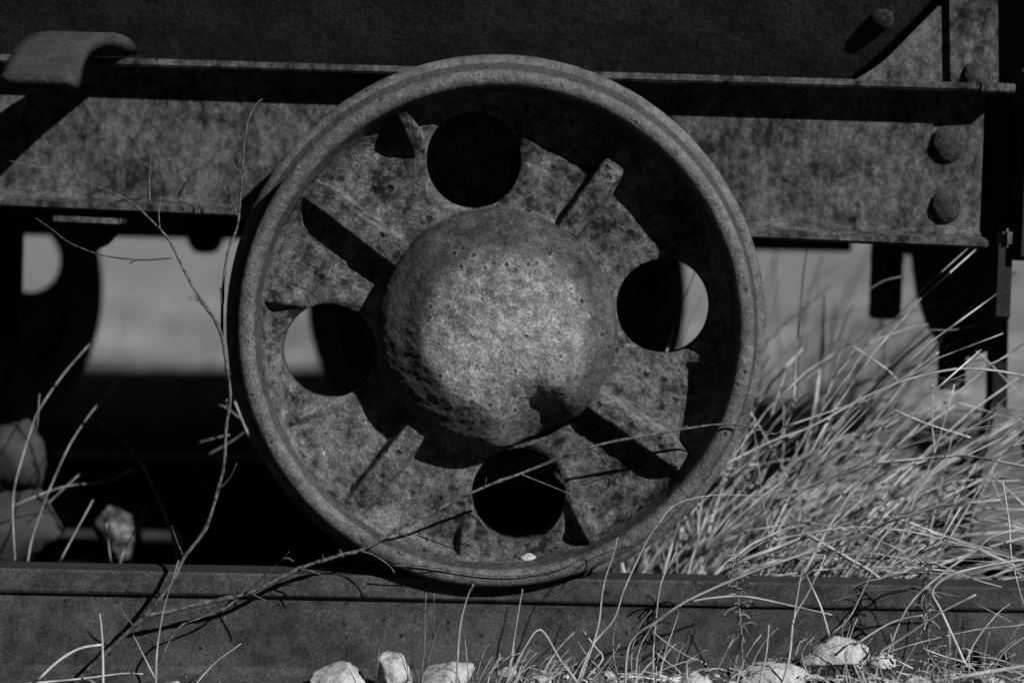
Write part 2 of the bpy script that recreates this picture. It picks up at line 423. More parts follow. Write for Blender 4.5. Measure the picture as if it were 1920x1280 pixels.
for k in range(4):                                 # four long spokes between the holes
    a0 = HOLE_A + math.radians(45 + 90 * k + (1.5, 0.5, -1.0, 2.0)[k])
    u = R * np.sin(T - a0); cs = (np.cos(T - a0) > 0) & (R > 0.080) & (np.abs(u) < 0.022)
    c = smooth(0.0138, 0.0078, np.abs(u + 0.0006 * jit2) + 0.0006 * jit)
    union(np.where(c > 0, 0.0385 - c * ((0.0160, 0.0185, 0.0180, 0.0185)[k] + 0.0006 * jit), 0.05), cs, 10 + k, 0.0028)
for k in range(8):                                 # eight short gussets either side of each hole
    a0 = HOLE_A + math.radians(90 * (k // 2) + (-1 if k % 2 else 1) * (15.8 if k % 3 else 16.8))
    u = R * np.sin(T - a0); cs = (np.cos(T - a0) > 0) & (R > 0.138) & (np.abs(u) < 0.016)
    c = smooth(0.0105, 0.0030, np.abs(u) + 0.0008 * jit)
    h = (0.015, 0.014, 0.025, 0.012, 0.014, 0.018, 0.024, 0.016)[k] * smooth(0.142, 0.182, R)
    union(np.where(c > 0, 0.0378 - c * h, 0.05), cs, 20 + k, 0.0035)
for k in range(4):                                 # raised seat of the rim behind each hole
    a0 = HOLE_A + math.radians(90 * k); da = np.abs((T - a0 + math.pi) % (2 * math.pi) - math.pi)
    d = np.where(front & (R > 0.14), 0.005 * smooth(math.radians(16), math.radians(12), da) * smooth(0.150, 0.172, R), 0)
    Y2 = np.minimum(Y2, np.where(d > 1e-5, 0.0362 - d, 1.0))
# cast and corroded unevenness
hubm = (R < 0.0978) & front
amp = np.where(hubm, 0.0011, np.where(front & (R < 0.188), 0.0014, 0.00035))
Y2 = Y2 + amp * (n3(42, 4) + 0.45 * n3(170, 3, 5.0)) * np.where(R < 0.187, 1, 0)
rough_side = smooth(0.056, 0.066, R) * np.where(hubm, 1, 0)
low = smooth(-0.2, 0.7, -np.sin(T) * 0.8 - np.cos(T) * 0.45)
dR = 0.0009 * n3(190, 4) * rough_side * (0.2 + low) + np.where(front, 0.0, 0.00035 * n3(130, 3)) + np.where((S > seglen[20]) & front, 0.0005 * n3(90, 3), 0)
# broken oil port low on the hub
pa = math.radians(294); dxp = R * np.cos(T) - 0.0845 * math.cos(pa); dzp = R * np.sin(T) - 0.0845 * math.sin(pa)
cp, sp_ = math.cos(pa), math.sin(pa)
al, ac = dxp * cp + dzp * sp_, -dxp * sp_ + dzp * cp
dd = np.sqrt((al / 0.046) ** 2 + (ac / 0.037) ** 2) + 0.07 * n3(60, 4)
Y2 = Y2 + np.where(hubm, 0.0185 * smooth(1.12, 0.12, dd), 0)
dR = dR - np.where(hubm, 0.0030 * smooth(1.0, 0.3, dd), 0)
R2 = R + dR
P = np.stack([R2 * np.cos(T), Y2, R2 * np.sin(T)], 2).reshape(-1, 3)
gi = np.arange(NS * NTH).reshape(NS, NTH)
q = np.stack([gi[:-1], np.roll(gi[:-1], -1, 1), np.roll(gi[1:], -1, 1), gi[1:]], 2).reshape(-1, 4)
sm = ((S[:-1] + S[1:]) / 2).reshape(-1); rm = ((R[:-1] + R[1:]) / 2).reshape(-1)
# the four round holes
HR, HC = 0.0385, 0.1372
XY = P[:, [0, 2]].copy(); bd = []
web_f = (rm > 0.0975) & (rm < 0.1815); keep = np.ones(len(q), bool)
for k in range(4):
    a0 = HOLE_A + math.pi / 2 * k; c = np.array([HC * math.cos(a0), HC * math.sin(a0)])
    dv = np.hypot(XY[:, 0] - c[0], XY[:, 1] - c[1])
    ins = dv < HR
    kill = web_f & (ins[q].sum(1) >= 2); keep &= ~kill
    kv = np.unique(q[kill]); lv = np.unique(q[~kill]); edge = np.intersect1d(kv, lv)
    ang = np.arctan2(XY[edge, 1] - c[1], XY[edge, 0] - c[0])
    P[edge, 0] = c[0] + HR * np.cos(ang); P[edge, 2] = c[1] + HR * np.sin(ang)
    isf = front.reshape(-1)
    near = (dv > HR * 0.9) & (dv < HR + 0.006) & (R.reshape(-1) < 0.181)
    rnd = 0.0030 * (1 - np.clip((np.maximum(dv, HR) - HR) / 0.006, 0, 1)) ** 2
    P[:, 1] += np.where(near & isf, rnd, 0)
    # wall of the hole
    bd.append((edge[isf[edge]], edge[~isf[edge]], c))
faces = [tuple(f) for f in q[keep].tolist()]
fid = pid[:-1].reshape(-1)[keep].copy(); smk = sm[keep]; rk = rm[keep]
fr = smk < seglen[24]
fid = np.where(fr & (rk < 0.0978), 1, fid)
fid = np.where((smk > seglen[20]) & (smk < seglen[43]), 2, fid)
fid = np.where((fid >= 10) & ~fr, 0, fid)
verts = P.tolist(); wall_faces = []
for fe, be, c in bd:
    def ring(e):
        a = np.arctan2(P[e, 2] - c[1], P[e, 0] - c[0]); o = np.argsort(a); return e[o], a[o]
    f_e, f_a = ring(fe); NW = 160; rows = []
    aa = np.linspace(-math.pi, math.pi, NW, endpoint=False)
    yf = np.interp(aa, np.r_[f_a - 2 * math.pi, f_a, f_a + 2 * math.pi], np.r_[P[f_e, 1], P[f_e, 1], P[f_e, 1]])
    for t in np.linspace(0, 1, 5):
        b = len(verts); yy = yf * (1 - t) + 0.0535 * t
        verts += [[c[0] + (HR + 0.0004) * math.cos(a), y, c[1] + (HR + 0.0004) * math.sin(a)] for a, y in zip(aa, yy)]
        rows.append(b)
    for r_a, r_b in zip(rows[:-1], rows[1:]):
        for k in range(NW): wall_faces.append((r_a + k, r_b + k, r_b + (k + 1) % NW, r_a + (k + 1) % NW))
Vall = np.array(verts); Fall = np.array(faces + wall_faces); fid = np.r_[fid, np.zeros(len(wall_faces), int)]
nrm = np.zeros_like(Vall)
a_, b_, c_, d_ = (Vall[Fall[:, i]] for i in range(4)); fn = np.cross(c_ - a_, d_ - b_)
for i in range(4): np.add.at(nrm, Fall[:, i], fn)
nrm /= np.maximum(np.linalg.norm(nrm, axis=1, keepdims=True), 1e-12)
out = np.sign(np.sum(nrm[gi[5, 0]] * np.array([0, -1, 0]))) or 1.0
if out < 0: Fall = Fall[:, ::-1]; nrm = -nrm
def sub_mesh(name, ids):
    sel = Fall[np.isin(fid, ids)]; u, inv = np.unique(sel, return_inverse=True)
    me = bpy.data.meshes.new(name); me.from_pydata(Vall[u].tolist(), [], inv.reshape(-1, 4).tolist())
    me.shade_smooth(); me.normals_split_custom_set_from_vertices(nrm[u].tolist()); return me
W_PARTS = [('hub', sub_mesh('hub', [1]), M_HUB), ('rim', sub_mesh('rim', [2]), M_RIM)]
W_PARTS += [('spoke_rib', sub_mesh('spoke_rib', [10 + k]), M_WEB) for k in range(4)]
W_PARTS += [('gusset', sub_mesh('gusset', [20 + k]), M_WEB) for k in range(8)]
W_MAIN = sub_mesh('wheel', [0])
def wheel(x, y, back=False, spin=0.0, label=None):
    o = link('wheel', W_MAIN, M_WEB, wagon, (x, y, ZC), False)
    if label: o['label'] = label
    for nm, me, mt in W_PARTS:
        c = bpy.data.objects.new(nm, me); COL.objects.link(c); c.parent = o
        if not me.materials: me.materials.append(mt)
    o.rotation_mode = 'XYZ'
    o.rotation_euler = (0, spin, math.pi if back else 0)
    return o
WB = -0.685
w1 = wheel(0, 0, label='rusty cast wheel with domed hub, four spokes and four round holes')
wheel(0, 0.700, True, math.radians(-38))
wheel(WB, 0, False, 0.9)
wheel(WB, 0.700, True, math.radians(23))
for x in (0, WB):
    bm = lathe_bm([(0.001, 0.0), (0.026, 0.0), (0.026, 0.53), (0.001, 0.53)], 'y', 32); bmesh.ops.translate(bm, vec=Vector((x, 0.085, ZC)), verts=bm.verts)
    link('axle', bm_mesh(bm, 'axle'), M_DARK, wagon, smooth=True)

# ---- near side channel: lip, web, bottom flange (sags and turns a little toward its right end)
def frame_pt(px, Y0, Y1, py):                     # depth slides along the channel
    return at(px, py, Y0 + (Y1 - Y0) * (px - 250) / 1640)
XL, XR = -1000, 1888
def line(px, ya, yb): return ya + (yb - ya) * (px - 250) / 1640
def sect(px, lip_extra=0.0):
    Yf = line(px, 0.090, 0.046); Yw = Yf + 0.0262
    t = at(px, line(px, 109, 157), Yf); zt = t.z                         # lip's top edge
    zb = at(px, line(px, 397, 466), Yf).z                               # bottom flange's lower edge
    x = t.x
    pf = [(Yf, zt), (Yf, zt - 0.0062), (Yw - 0.005, zt - 0.0095), (Yw, zt - 0.014), (Yw, zb + 0.015), (Yw - 0.005, zb + 0.010), (Yf, zb + 0.0065), (Yf, zb), (Yw + 0.007, zb - 0.001), (Yw + 0.007, zt + 0.001)]
    return [Vector((x, a, b)) for a, b in pf]
frame = loft('side_frame', [sect(XL), sect(250), sect(1000), sect(1866)], M_FRAME, wagon, 0.0012, sub=2)
xe = sect(1866); xr = at(1906, 160, 0.046).x
# lip runs past the web's end
lipext = loft('frame_lip', [[xe[0] + Vector((-0.012, -0.0006, 0.0012)), xe[1] + Vector((-0.012, -0.0006, -0.0012)), Vector((xe[0].x - 0.012, xe[4].y + 0.0262, xe[1].z - 0.0012)), Vector((xe[0].x - 0.012, xe[4].y + 0.0262, xe[0].z + 0.0012))],
                            [Vector((xr, xe[0].y, xe[0].z)) , Vector((xr, xe[0].y, xe[1].z - 0.0012)), Vector((xr, xe[4].y + 0.026, xe[1].z - 0.001)), Vector((xr, xe[4].y + 0.026, xe[0].z))]], M_FRAME, wagon, 0.001)
def webY(px): return line(px, 0.090, 0.046) + 0.0262
for px, pyy, r in ((1778, 272, 0.0150), (1773, 389, 0.0135)):
    p = at(px, pyy, webY(px)); rivet('rivet', p, r, r * 0.52, M_RIVET, frame, jit=0.16)
p = at(178, 377, 0.124); rivet('rivet', (p.x, p.y, p.z - 0.003), 0.012, 0.011, M_FRAME, frame, 'z') if False else rivet('rivet', at(180, 384, webY(180)), 0.012, 0.008, M_FRAME, frame)
p = at(1884, 446, 0.055)
box('end_clip', p, (0.008, 0.02, 0.016), M_FRAME, wagon, 0.003)
# plates bolted under the flange
a = at(165, 411, 0.10)
loft('bearer_plate', [[at(98, 404, .08), at(98, 417, .08), at(98, 417, .08) + Vector((0, .09, 0)), at(98, 404, .08) + Vector((0, .09, 0))],
                      [at(232, 410, .08), at(222, 422, .08), at(222, 422, .08) + Vector((0, .09, 0)), at(232, 410, .08) + Vector((0, .09, 0))]], M_FRAME, wagon, 0.001)
def plate_xz(name, pts, Y, thick, mat, parent, bevel=0.0015):
    A = [at(x, y, Y) for x, y in pts]; 
    return loft(name, [A, [p + Vector((0, thick, 0)) for p in A]], mat, parent, bevel)
plate_xz('axle_guard', [(88, 424), (222, 430), (196, 458), (172, 470), (150, 520), (128, 536), (140, 500), (130, 462), (104, 440)], 0.16, 0.02, M_DARK, wagon)
# ---- far side frame, cross bearers
def far_sec(x):
    z0, z1 = 0.262, 0.40; y = 0.565
    return [Vector((x, y, z0)), Vector((x, y, z1)), Vector((x, y + 0.03, z1)), Vector((x, y + 0.03, z1 - 0.007)), Vector((x, y + 0.008, z1 - 0.007)), Vector((x, y + 0.008, z0 + 0.007)), Vector((x, y + 0.03, z0 + 0.007)), Vector((x, y + 0.03, z0))]
loft('side_frame', [far_sec(-0.95), far_sec(0.40)], M_FRAME, wagon, 0.001)
for x in (-0.34, 0.16):
    box('cross_bearer', (x, 0.353, 0.335), (0.05, 0.42, 0.10), M_FRAME, wagon, 0.003)
bp = at(385, 442, 0.50)
bm = lathe_bm([(0.0005, -0.024), (0.012, -0.022), (0.019, -0.012), (0.021, 0.02), (0.021, 0.04)], 'z', 24); bmesh.ops.translate(bm, vec=bp + Vector((0, 0, 0.004)), verts=bm.verts)
link('hanger_bolt', bm_mesh(bm, 'hanger_bolt'), M_DARK, wagon, smooth=True)

# ---- tub with steeply sloping side
def tub_y(z):
    d = max(z - 0.385, 0); k = min(d, 0.12)
    return 0.150 - (0.90 * k - 0.6 * k * k + 0.756 * (d - k))
def tub():
    xl, xr_ = -1.12, at(1760, 100, 0.13).x
    yb, zb, yt, zt = 0.150, 0.385, tub_y(1.50), 1.50
    ym = 0.366
    def sec(x): return [Vector((x, yb, zb)), Vector((x, yt, zt)), Vector((x, 2 * ym - yt, zt)), Vector((x, 2 * ym - yb, zb))]
    bm = bmesh.new(); nx, nz = 90, 60; rows = []
    for i in range(nx + 1):
        x = xl + (xr_ - xl) * i / nx
        rows.append([(x, k / nz) for k in range(nz + 1)])
    P = np.array([[c[0], tub_y(zb + (zt - zb) * c[1] ** 1.6), zb + (zt - zb) * c[1] ** 1.6] for r in rows for c in r])
    nn = np.array([0, -math.cos(math.radians(38)), -math.sin(math.radians(38))])
    P = P + nn * (0.0022 * fbm(P * 7, 3) + 0.0006 * fbm(P * 60, 3))[:, None]
    me = bpy.data.meshes.new('tub_side'); g = np.arange((nx + 1) * (nz + 1)).reshape(nx + 1, nz + 1)
    F = np.stack([g[:-1, :-1], g[1:, :-1], g[1:, 1:], g[:-1, 1:]], 2).reshape(-1, 4)
    me.from_pydata(P.tolist(), [], F.tolist())
    s1 = link('tub_side', me, M_TUB, wagon, smooth=True)
    th = 0.01
    A, B = sec(xl), sec(xr_)
    def slab(name, pts, off):
        loft(name, [pts, [p + off for p in pts]], M_TUB, wagon)
    inn = Vector((0, 0.012, 0.0098))
    slab('tub_lining', [A[0] + inn, A[1] + inn, B[1] + inn, B[0] + inn], Vector((0, 0.006, 0.005)))
    slab('tub_side', [A[3], A[2], B[2], B[3]], Vector((0, -0.008, 0.006)))
    slab('tub_floor', [A[0] + Vector((0, .02, 0.02)), A[3] + Vector((0, -.02, 0.02)), B[3] + Vector((0, -.02, 0.02)), B[0] + Vector((0, .02, 0.02))], Vector((0, 0, 0.01)))
    e = [p for p in A]; slab('tub_end', [e[0] + Vector((0.002, .01, .02)), e[1] + Vector((.002, .01, -.01)), e[2] + Vector((.002, -.01, -.01)), e[3] + Vector((.002, -.01, .02))], Vector((0.01, 0, 0)))
    e = [p for p in B]; slab('tub_end', [e[0] + Vector((-.002, .01, .02)), e[1] + Vector((-.002, .01, -.01)), e[2] + Vector((-.002, -.01, -.01)), e[3] + Vector((-.002, -.01, .02))], Vector((-0.01, 0, 0)))
    return s1
ts = tub()
# bolt head on the tub side, just where the slope meets the gusset's shadow
Yb_ = 0.12
for _ in range(30): Yb_ = 0.5 * Yb_ + 0.5 * tub_y(at(1652, 38, Yb_).z)
pb = at(1652, 38, Yb_)
bm = lathe_bm([(0.0005, -0.0035), (0.007, -0.003), (0.010, -0.0015), (0.0108, 0.0), (0.0108, 0.012)], 'y', 20)
bmesh.ops.transform(bm, matrix=Matrix.Rotation(math.radians(38), 4, 'X'), verts=bm.verts); bmesh.ops.translate(bm, vec=pb, verts=bm.verts)
link('bolt', bm_mesh(bm, 'bolt'), M_RIVET, ts, smooth=True)
# ---- gusset plate and corner post at the wagon's right end
Yg = 0.068
gp = [(1578, 164), (1612, 145), (1640, 128), (1668, 105), (1700, 72), (1740, 32), (1790, -18), (1800, -30), (1800, 176), (1578, 172)]
plate_xz('corner_gusset', gp, Yg, 0.008, M_FRAME, wagon, 0.0012)
A = [(1772, -260), (1868, -260), (1874, 172), (1778, 172)]
post = plate_xz('corner_post', A, Yg - 0.005, 0.009, M_FRAME, wagon, 0.002)
A = [at(1868, -260, Yg - 0.001), at(1874, 172, Yg - 0.001)]
loft('post_return', [[A[0] + Vector((-.008, 0, 0)), A[0], A[0] + Vector((0, .07, 0)), A[0] + Vector((-.008, .07, 0))],
                     [A[1] + Vector((-.008, 0, 0)), A[1], A[1] + Vector((0, .07, 0)), A[1] + Vector((-.008, .07, 0))]], M_FRAME, post, 0.001)
rivet('rivet', at(1832, 146, Yg - 0.005), 0.013, 0.007, M_RIVET, post, jit=0.16)
# ---- bent latch hook on the lip, left
O = [(262, 104, .112), (256, 84, .104), (240, 69, .088), (215, 61, .062), (186, 66, .032), (164, 82, .002), (151, 105, -.028), (142, 130, -.055), (136, 143, -.066)]
I = [(233, 108, .112), (231, 99, .103), (222, 94, .086), (205, 92, .066), (188, 95, .042), (172, 104, .014), (160, 125, -.018), (155, 150, -.046), (150, 168, -.060)]
O = [(a_, b_, c_ - 0.021) for a_, b_, c_ in O]; I = [(a_, b_, c_ - 0.021) for a_, b_, c_ in I]
def hook():
    Oc, Ic = catmull([at(*p) for p in O], 4), catmull([at(*p) for p in I], 4); n_ = len(Oc); NX = 6
    bm = bmesh.new(); g = []
    for j in range(NX + 1):
        sh = Vector((-0.0535 * j / NX, 0, 0))
        g.append(([bm.verts.new(p + sh) for p in Oc], [bm.verts.new(p + sh) for p in Ic]))
    for j in range(NX):
        for i in range(n_ - 1):
            bm.faces.new((g[j][0][i], g[j][0][i + 1], g[j + 1][0][i + 1], g[j + 1][0][i])); bm.faces.new((g[j][1][i], g[j + 1][1][i], g[j + 1][1][i + 1], g[j][1][i + 1]))
        for e in (0, n_ - 1): bm.faces.new((g[j][0][e], g[j][1][e], g[j + 1][1][e], g[j + 1][0][e]))
    for j in (0, NX):
        for i in range(n_ - 1): bm.faces.new((g[j][0][i], g[j][0][i + 1], g[j][1][i + 1], g[j][1][i]))
    bmesh.ops.recalc_face_normals(bm, faces=bm.faces)
    ed = [e for e in bm.edges if len(e.link_faces) == 2 and e.calc_face_angle(0) > 0.8]
    bmesh.ops.bevel(bm, geom=ed, offset=0.0022, segments=3, affect='EDGES', clamp_overlap=True)
    for v in bm.verts: v.co += Vector((0, -1, 1)) * 0.0004 * fbm1(v.co * 110)
    return link('latch_hook', bm_mesh(bm, 'latch_hook'), M_HOOK, wagon, smooth=True)
hk = hook()

# ---- end of the wagon: headstock, coupling gear, stake pocket (in the wagon's own shade; brake hangers have shade put in their colour)
def plate_yz(name, pts, x, thick, mat, parent, holes=(), bevel=0.0):
    bm = bmesh.new(); vs = [bm.verts.new((x, y, z)) for y, z in pts]; f = bm.faces.new(vs)
    r = bmesh.ops.extrude_face_region(bm, geom=[f]); bmesh.ops.translate(bm, vec=(thick, 0, 0), verts=[v for v in r['geom'] if isinstance(v, bmesh.types.BMVert)])
    o = link(name, bm_mesh(bm, name), mat, parent)
    for hy, hz, hr in holes:
        cb = lathe_bm([(hr, -0.1), (hr, 0.1)], 'x', 24); bmesh.ops.translate(cb, vec=Vector((x, hy, hz)), verts=cb.verts)
        cut = bpy.data.objects.new('cut', bm_mesh(cb, 'cut')); COL.objects.link(cut)
        md = o.modifiers.new('hole', 'BOOLEAN'); md.object = cut; md.solver = 'EXACT'
        bpy.context.view_layer.update()
        cut.matrix_world = Matrix.Identity(4)
        dg = bpy.context.evaluated_depsgraph_get(); nm = bpy.data.meshes.new_from_object(o.evaluated_get(dg))
        o.modifiers.clear(); o.data = nm; bpy.data.objects.remove(cut)
    return o
XH = 0.425
hp = [(0.10, 0.285), (0.10, 0.215), (0.145, 0.185), (0.20, 0.172), (0.27, 0.176), (0.33, 0.195), (0.375, 0.225), (0.40, 0.262), (0.575, 0.262), (0.575, 0.40), (0.118, 0.40), (0.118, 0.285)]
def y_at(px, x):                                   # depth where a pixel column meets the plane of constant x
    lo, hi = -0.2, 2.0
    for _ in range(50):
        m_ = (lo + hi) / 2
        if at(px, 560, m_).x < x: lo = m_
        else: hi = m_
    return (lo + hi) / 2
hs = []
for px, pyy in ((1763, 563), (1817, 566)):
    y_ = y_at(px, XH); hs.append((y_, at(px, pyy, y_).z, 0.0095))
plate_yz('headstock', hp, XH, 0.012, M_DARK, wagon, hs)
p0 = at(1664, 450, 0.30); p1 = at(1664, 598, 0.30)
bm = lathe_bm([(0.0005, p1.z), (0.012, p1.z), (0.0155, p1.z + 0.003), (0.0155, 0.30), (0.0005, 0.30)], 'z', 28); bmesh.ops.translate(bm, vec=Vector((p0.x, 0.30, 0)), verts=bm.verts)
link('stake_pocket', bm_mesh(bm, 'stake_pocket'), M_FRAME, wagon, smooth=True)
def bar(name, pa, pb, wx, wy, mat, parent):
    h = (wx / 2, wy / 2)
    s = lambda p: [p + Vector((-h[0], -h[1], 0)), p + Vector((h[0], -h[1], 0)), p + Vector((h[0], h[1], 0)), p + Vector((-h[0], h[1], 0))]
    return loft(name, [s(pa), s(pb)], mat, parent, 0.002)
bar('coupling_bar', at(1788, 590, 0.22), at(1783, 730, 0.22), 0.024, 0.012, M_DARK, wagon)
bar('brake_hanger', at(1872, 470, 0.20), at(1868, 810, 0.20), 0.016, 0.016, M_BLACK, wagon)
bar('brake_hanger', at(8, 395, 0.30), at(2, 640, 0.30), 0.036, 0.016, M_BLACK, wagon)
box('buffer_beam', (0.4372 + 0.0735, 0.30, 0.345), (0.147, 0.42, 0.165), M_DARK, wagon, 0.004)

# ---- the next wagon of the train, coupled close behind this one's end
def copy_tree(o, parent=None):
    c = o.copy(); COL.objects.link(c); c.parent = parent
    for ch in [k for k in o.children]: copy_tree(ch, c)
    return c
w2 = copy_tree(wagon); w2.location.x += 1.66
tag(w2, 'next wagon of the train, dark in shade just past the corner post', 'wagon')
for c in w2.children:
    if 'label' in c: del c['label']

# ------------------------------------------------------------------ loose things
FG = -0.024                                   # the foreground stands clear of the rail face
def stone(px, pyy, Y, w_, h_, d_, seed, label, rz=0.0, base=None, mat=None):
    bm = bmesh.new(); bmesh.ops.create_icosphere(bm, subdivisions=4, radius=1.0)
    rg = random.Random(seed); cuts = []
    for k in range(13):
        n_ = Vector((rg.uniform(-1, 1), rg.uniform(-1, 1), rg.uniform(-1, 1))).normalized(); cuts.append((n_, rg.uniform(0.5, 0.85)))
    P = np.array([v.co[:] for v in bm.verts])
    for n_, dd_ in cuts:
        nn = np.array(n_); s_ = P @ nn; P = P - np.outer(np.maximum(s_ - dd_, 0) * 0.9, nn)
    P = P * (1 + 0.22 * fbm(P * 1.7 + seed, 5, 0.62) + 0.09 * fbm(P * 6 + seed, 4, 0.7))[:, None]
    P = P / np.abs(P).max(0)
    P = P * np.array([w_ / 2, d_ / 2, h_ / 2]); c, s_ = math.cos(rz), math.sin(rz)
    P = np.stack([P[:, 0] * c - P[:, 2] * s_, P[:, 1], P[:, 0] * s_ + P[:, 2] * c], 1)
    for v, p in zip(bm.verts, P): v.co = p
    o = link('stone', bm_mesh(bm, 'stone'), mat or M_STONE, loc=at(px, pyy, Y + (FG if pyy > 1150 else 0)), smooth=True)
    tag(o, label, 'stone', 'stones around the track'); return o
S_ = PXM
stone(640, 1278, 0.000, 118 * S_, 72 * S_, 0.045, 3, 'low rough pale stone, first of the row of three against the rail', 0.06)
stone(742, 1262, -0.004, 88 * S_, 74 * S_, 0.036, 5, 'bright rounded pale stone, middle of the row of three against the rail', -0.5)
stone(836, 1272, -0.006, 112 * S_, 78 * S_, 0.04, 8, 'pale broken stone, the end of the row nearest the grass', 0.12)
stone(318, 1290, -0.012, 46 * S_, 36 * S_, 0.02, 12, 'small rounded pale pebble under the branch, half out of view')
stone(1562, 1226, 0.004, 138 * S_, 66 * S_, 0.04, 21, 'flat pale stone lying tilted against the rail, grass across it', 0.05)
stone(1446, 1268, -0.012, 150 * S_, 74 * S_, 0.05, 27, 'broad pale stone below the tilted flat one, in the grass', 0.1)
stone(1648, 1240, 0.006, 66 * S_, 36 * S_, 0.022, 31, 'small stone beside the tilted flat one')
stone(1718, 1290, -0.02, 90 * S_, 54 * S_, 0.03, 34, 'pale stone under the leafy dried weed by the rail', 0.3)
stone(1850, 1284, -0.02, 70 * S_, 42 * S_, 0.03, 39, 'small pale stone below the two bolt holes of the rail', -0.2)
stone(1290, 1284, -0.02, 64 * S_, 40 * S_, 0.03, 44, 'small pale stone among the grass stalks near the wheel', 0.3)
c0 = at(990, 1047, 0.0285)
st = stone(990, 1046, 0.0225, 34 * S_, 27 * S_, 0.011, 51, 'tiny white stone chip lying inside the wheel rim')
st['group'] = 'loose chips'
M_CLOD = NT('pale_clod'); M_CLOD = M_CLOD.done(M_CLOD.ramp(M_CLOD.noise(70, 6, 0.7), [(0.38, 0.02), (0.5, 0.10), (0.64, 0.24)]), 0.95, 0.1, [(M_CLOD.noise(120, 5, 0.7), 1.0, 0.01)])
stone(215, 1000, 0.26, 0.050, 0.060, 0.04, 64, 'pale blurred stone in the shade behind the left grass stalks', 0.3, mat=M_CLOD)
M_ROCK = NT('grey_rock'); M_ROCK = M_ROCK.done(M_ROCK.ramp(M_ROCK.noise(24, 6, 0.65), [(0.3, 0.012), (0.6, 0.035), (0.75, 0.07)]), 0.9, 0.15)
stone(10, 860, 0.215, 0.085, 0.085, 0.07, 71, 'grey boulder on top of the heap behind the rail, beside the tall stalks', 0.3, mat=M_ROCK)
stone(30, 985, 0.20, 0.115, 0.080, 0.08, 74, 'grey boulder at the bottom of the heap behind the rail, beside the tall stalks', 0.0, mat=M_ROCK)
stone(1220, 1086, 0.10, 20 * S_, 13 * S_, 0.008, 66, 'tiny white pebble behind the rail at the foot of the long grass')
rgp = random.Random(77)
spots = ['beside the row of three pale stones', 'below the stiff upright stem', 'below the flat tilted stone', 'near the whorled weeds']
for k in range(16):
    px = rgp.choice([rgp.uniform(880, 1240), rgp.uniform(1240, 1420), rgp.uniform(1500, 1700), rgp.uniform(1660, 1910)])
    w_ = rgp.uniform(14, 44)
    lab = 'small chip of pale gravel ' + (spots[1] if px < 1300 else spots[2] if px < 1640 else spots[3])
    o = stone(px, 1268 + rgp.uniform(-14, 14), rgp.uniform(-0.02, 0.008), w_ * S_, w_ * 0.62 * S_, 0.012, 100 + k, lab, rgp.uniform(-.6, .6))
    o['group'] = 'gravel chips ' + lab.split('gravel ')[1]
# leaning weathered board behind the rail, right
Yp = 0.19
A = [at(1866, 742, Yp), at(1904, 775, Yp), at(1930, 905, Yp - 0.01), at(1925, 1030, Yp - 0.02), at(1812, 1026, Yp - 0.02), at(1836, 880, Yp - .01)]
bd_ = loft('weathered_board', [A, [p + Vector((0, 0.03, 0)) for p in A]], M_WOOD, None, 0.003)
tag(bd_, 'broken grey board leaning in the grass below the wagon end', 'board')

# ---- branch lying against the wheel
def tube(name, pp, Y, ra, rb, mat, parent=None, seg=6, wob=0.12, knots=0.0, n=5, flat=1.0):
    bm = bmesh.new(); tube_bm(bm, trace(pp, Y), ra * S_ * (0.85 if mat is M_TWIG else 0.9), rb * S_ * (0.85 if mat is M_TWIG else 0.9), seg, flat, wob, True, n, knots)
    return link(name, bm_mesh(bm, name), mat, parent, smooth=True)
br = empty('bare_branch', at(120, 1300, -0.03)); tag(br, 'thin forked bare branch rising across the rail and in front of the wheel', 'branch')
YB = 0.016
tube('stem', [(90, 1330), (180, 1240), (270, 1155), (322, 1092), (345, 1045), (385, 990), (408, 920), (420, 870), (424, 800), (432, 745), (424, 680), (414, 625), (398, 590)], (-0.010, 0.012), 5.2, 3.4, M_TWIG, br, knots=0.35)
tube('side_twig', [(398, 592), (368, 548), (345, 505), (320, 455), (300, 430), (270, 400), (240, 375), (170, 345), (90, 318), (10, 300)], (0.02, 0.05), 3.4, 0.9, M_TWIG, br, knots=0.4)
tube('side_twig', [(322, 484), (262, 487), (190, 478), (130, 455), (100, 432), (66, 408)], (0.03, 0.06), 2.0, 0.8, M_TWIG, br)
tube('side_twig', [(262, 487), (250, 490), (243, 494)], 0.04, 1.6, 1.2, M_TWIG, br)
tube('side_twig', [(300, 430), (298, 400), (302, 370)], (0.03, 0.04), 1.6, 0.9, M_TWIG, br)
tube('side_twig', [(416, 630), (418, 540), (428, 470), (444, 428), (450, 385), (455, 320), (459, 260), (467, 222), (480, 196), (492, 186)], (0.02, 0.055), 3.4, 1.0, M_TWIG, br, knots=0.4)
tube('side_twig', [(446, 405), (428, 365), (410, 335), (394, 312)], (0.045, 0.06), 1.9, 0.9, M_TWIG, br)
tube('side_twig', [(416, 575), (414, 555), (413, 538)], 0.02, 2.0, 1.4, M_TWIG, br)
tube('side_twig', [(266, 1155), (330, 1143), (400, 1126), (470, 1110), (560, 1066), (640, 1040), (680, 1030), (740, 996), (820, 955), (910, 912), (975, 888), (1060, 855), (1130, 832), (1230, 813), (1330, 797), (1392, 795)], (-0.006, -0.005), 4.8, 2.5, M_TWIG, br, knots=0.35)
tube('side_twig', [(1388, 795), (1420, 805), (1452, 813), (1466, 804), (1468, 790), (1464, 776)], (-0.005, 0.01), 2.0, 1.2, M_TWIG, br)
tube('side_twig', [(460, 1112), (485, 1090), (510, 1066), (530, 1048), (542, 1033)], (-0.008, -0.03), 2.6, 1.0, M_TWIG, br)
tube('side_twig', [(528, 1048), (540, 1046), (550, 1052)], (-0.026, -0.03), 1.4, 1.6, M_TWIG, br)
tube('side_twig', [(470, 1112), (495, 1124), (516, 1134), (526, 1131)], (-0.008, -0.025), 1.6, 1.4, M_TWIG, br)
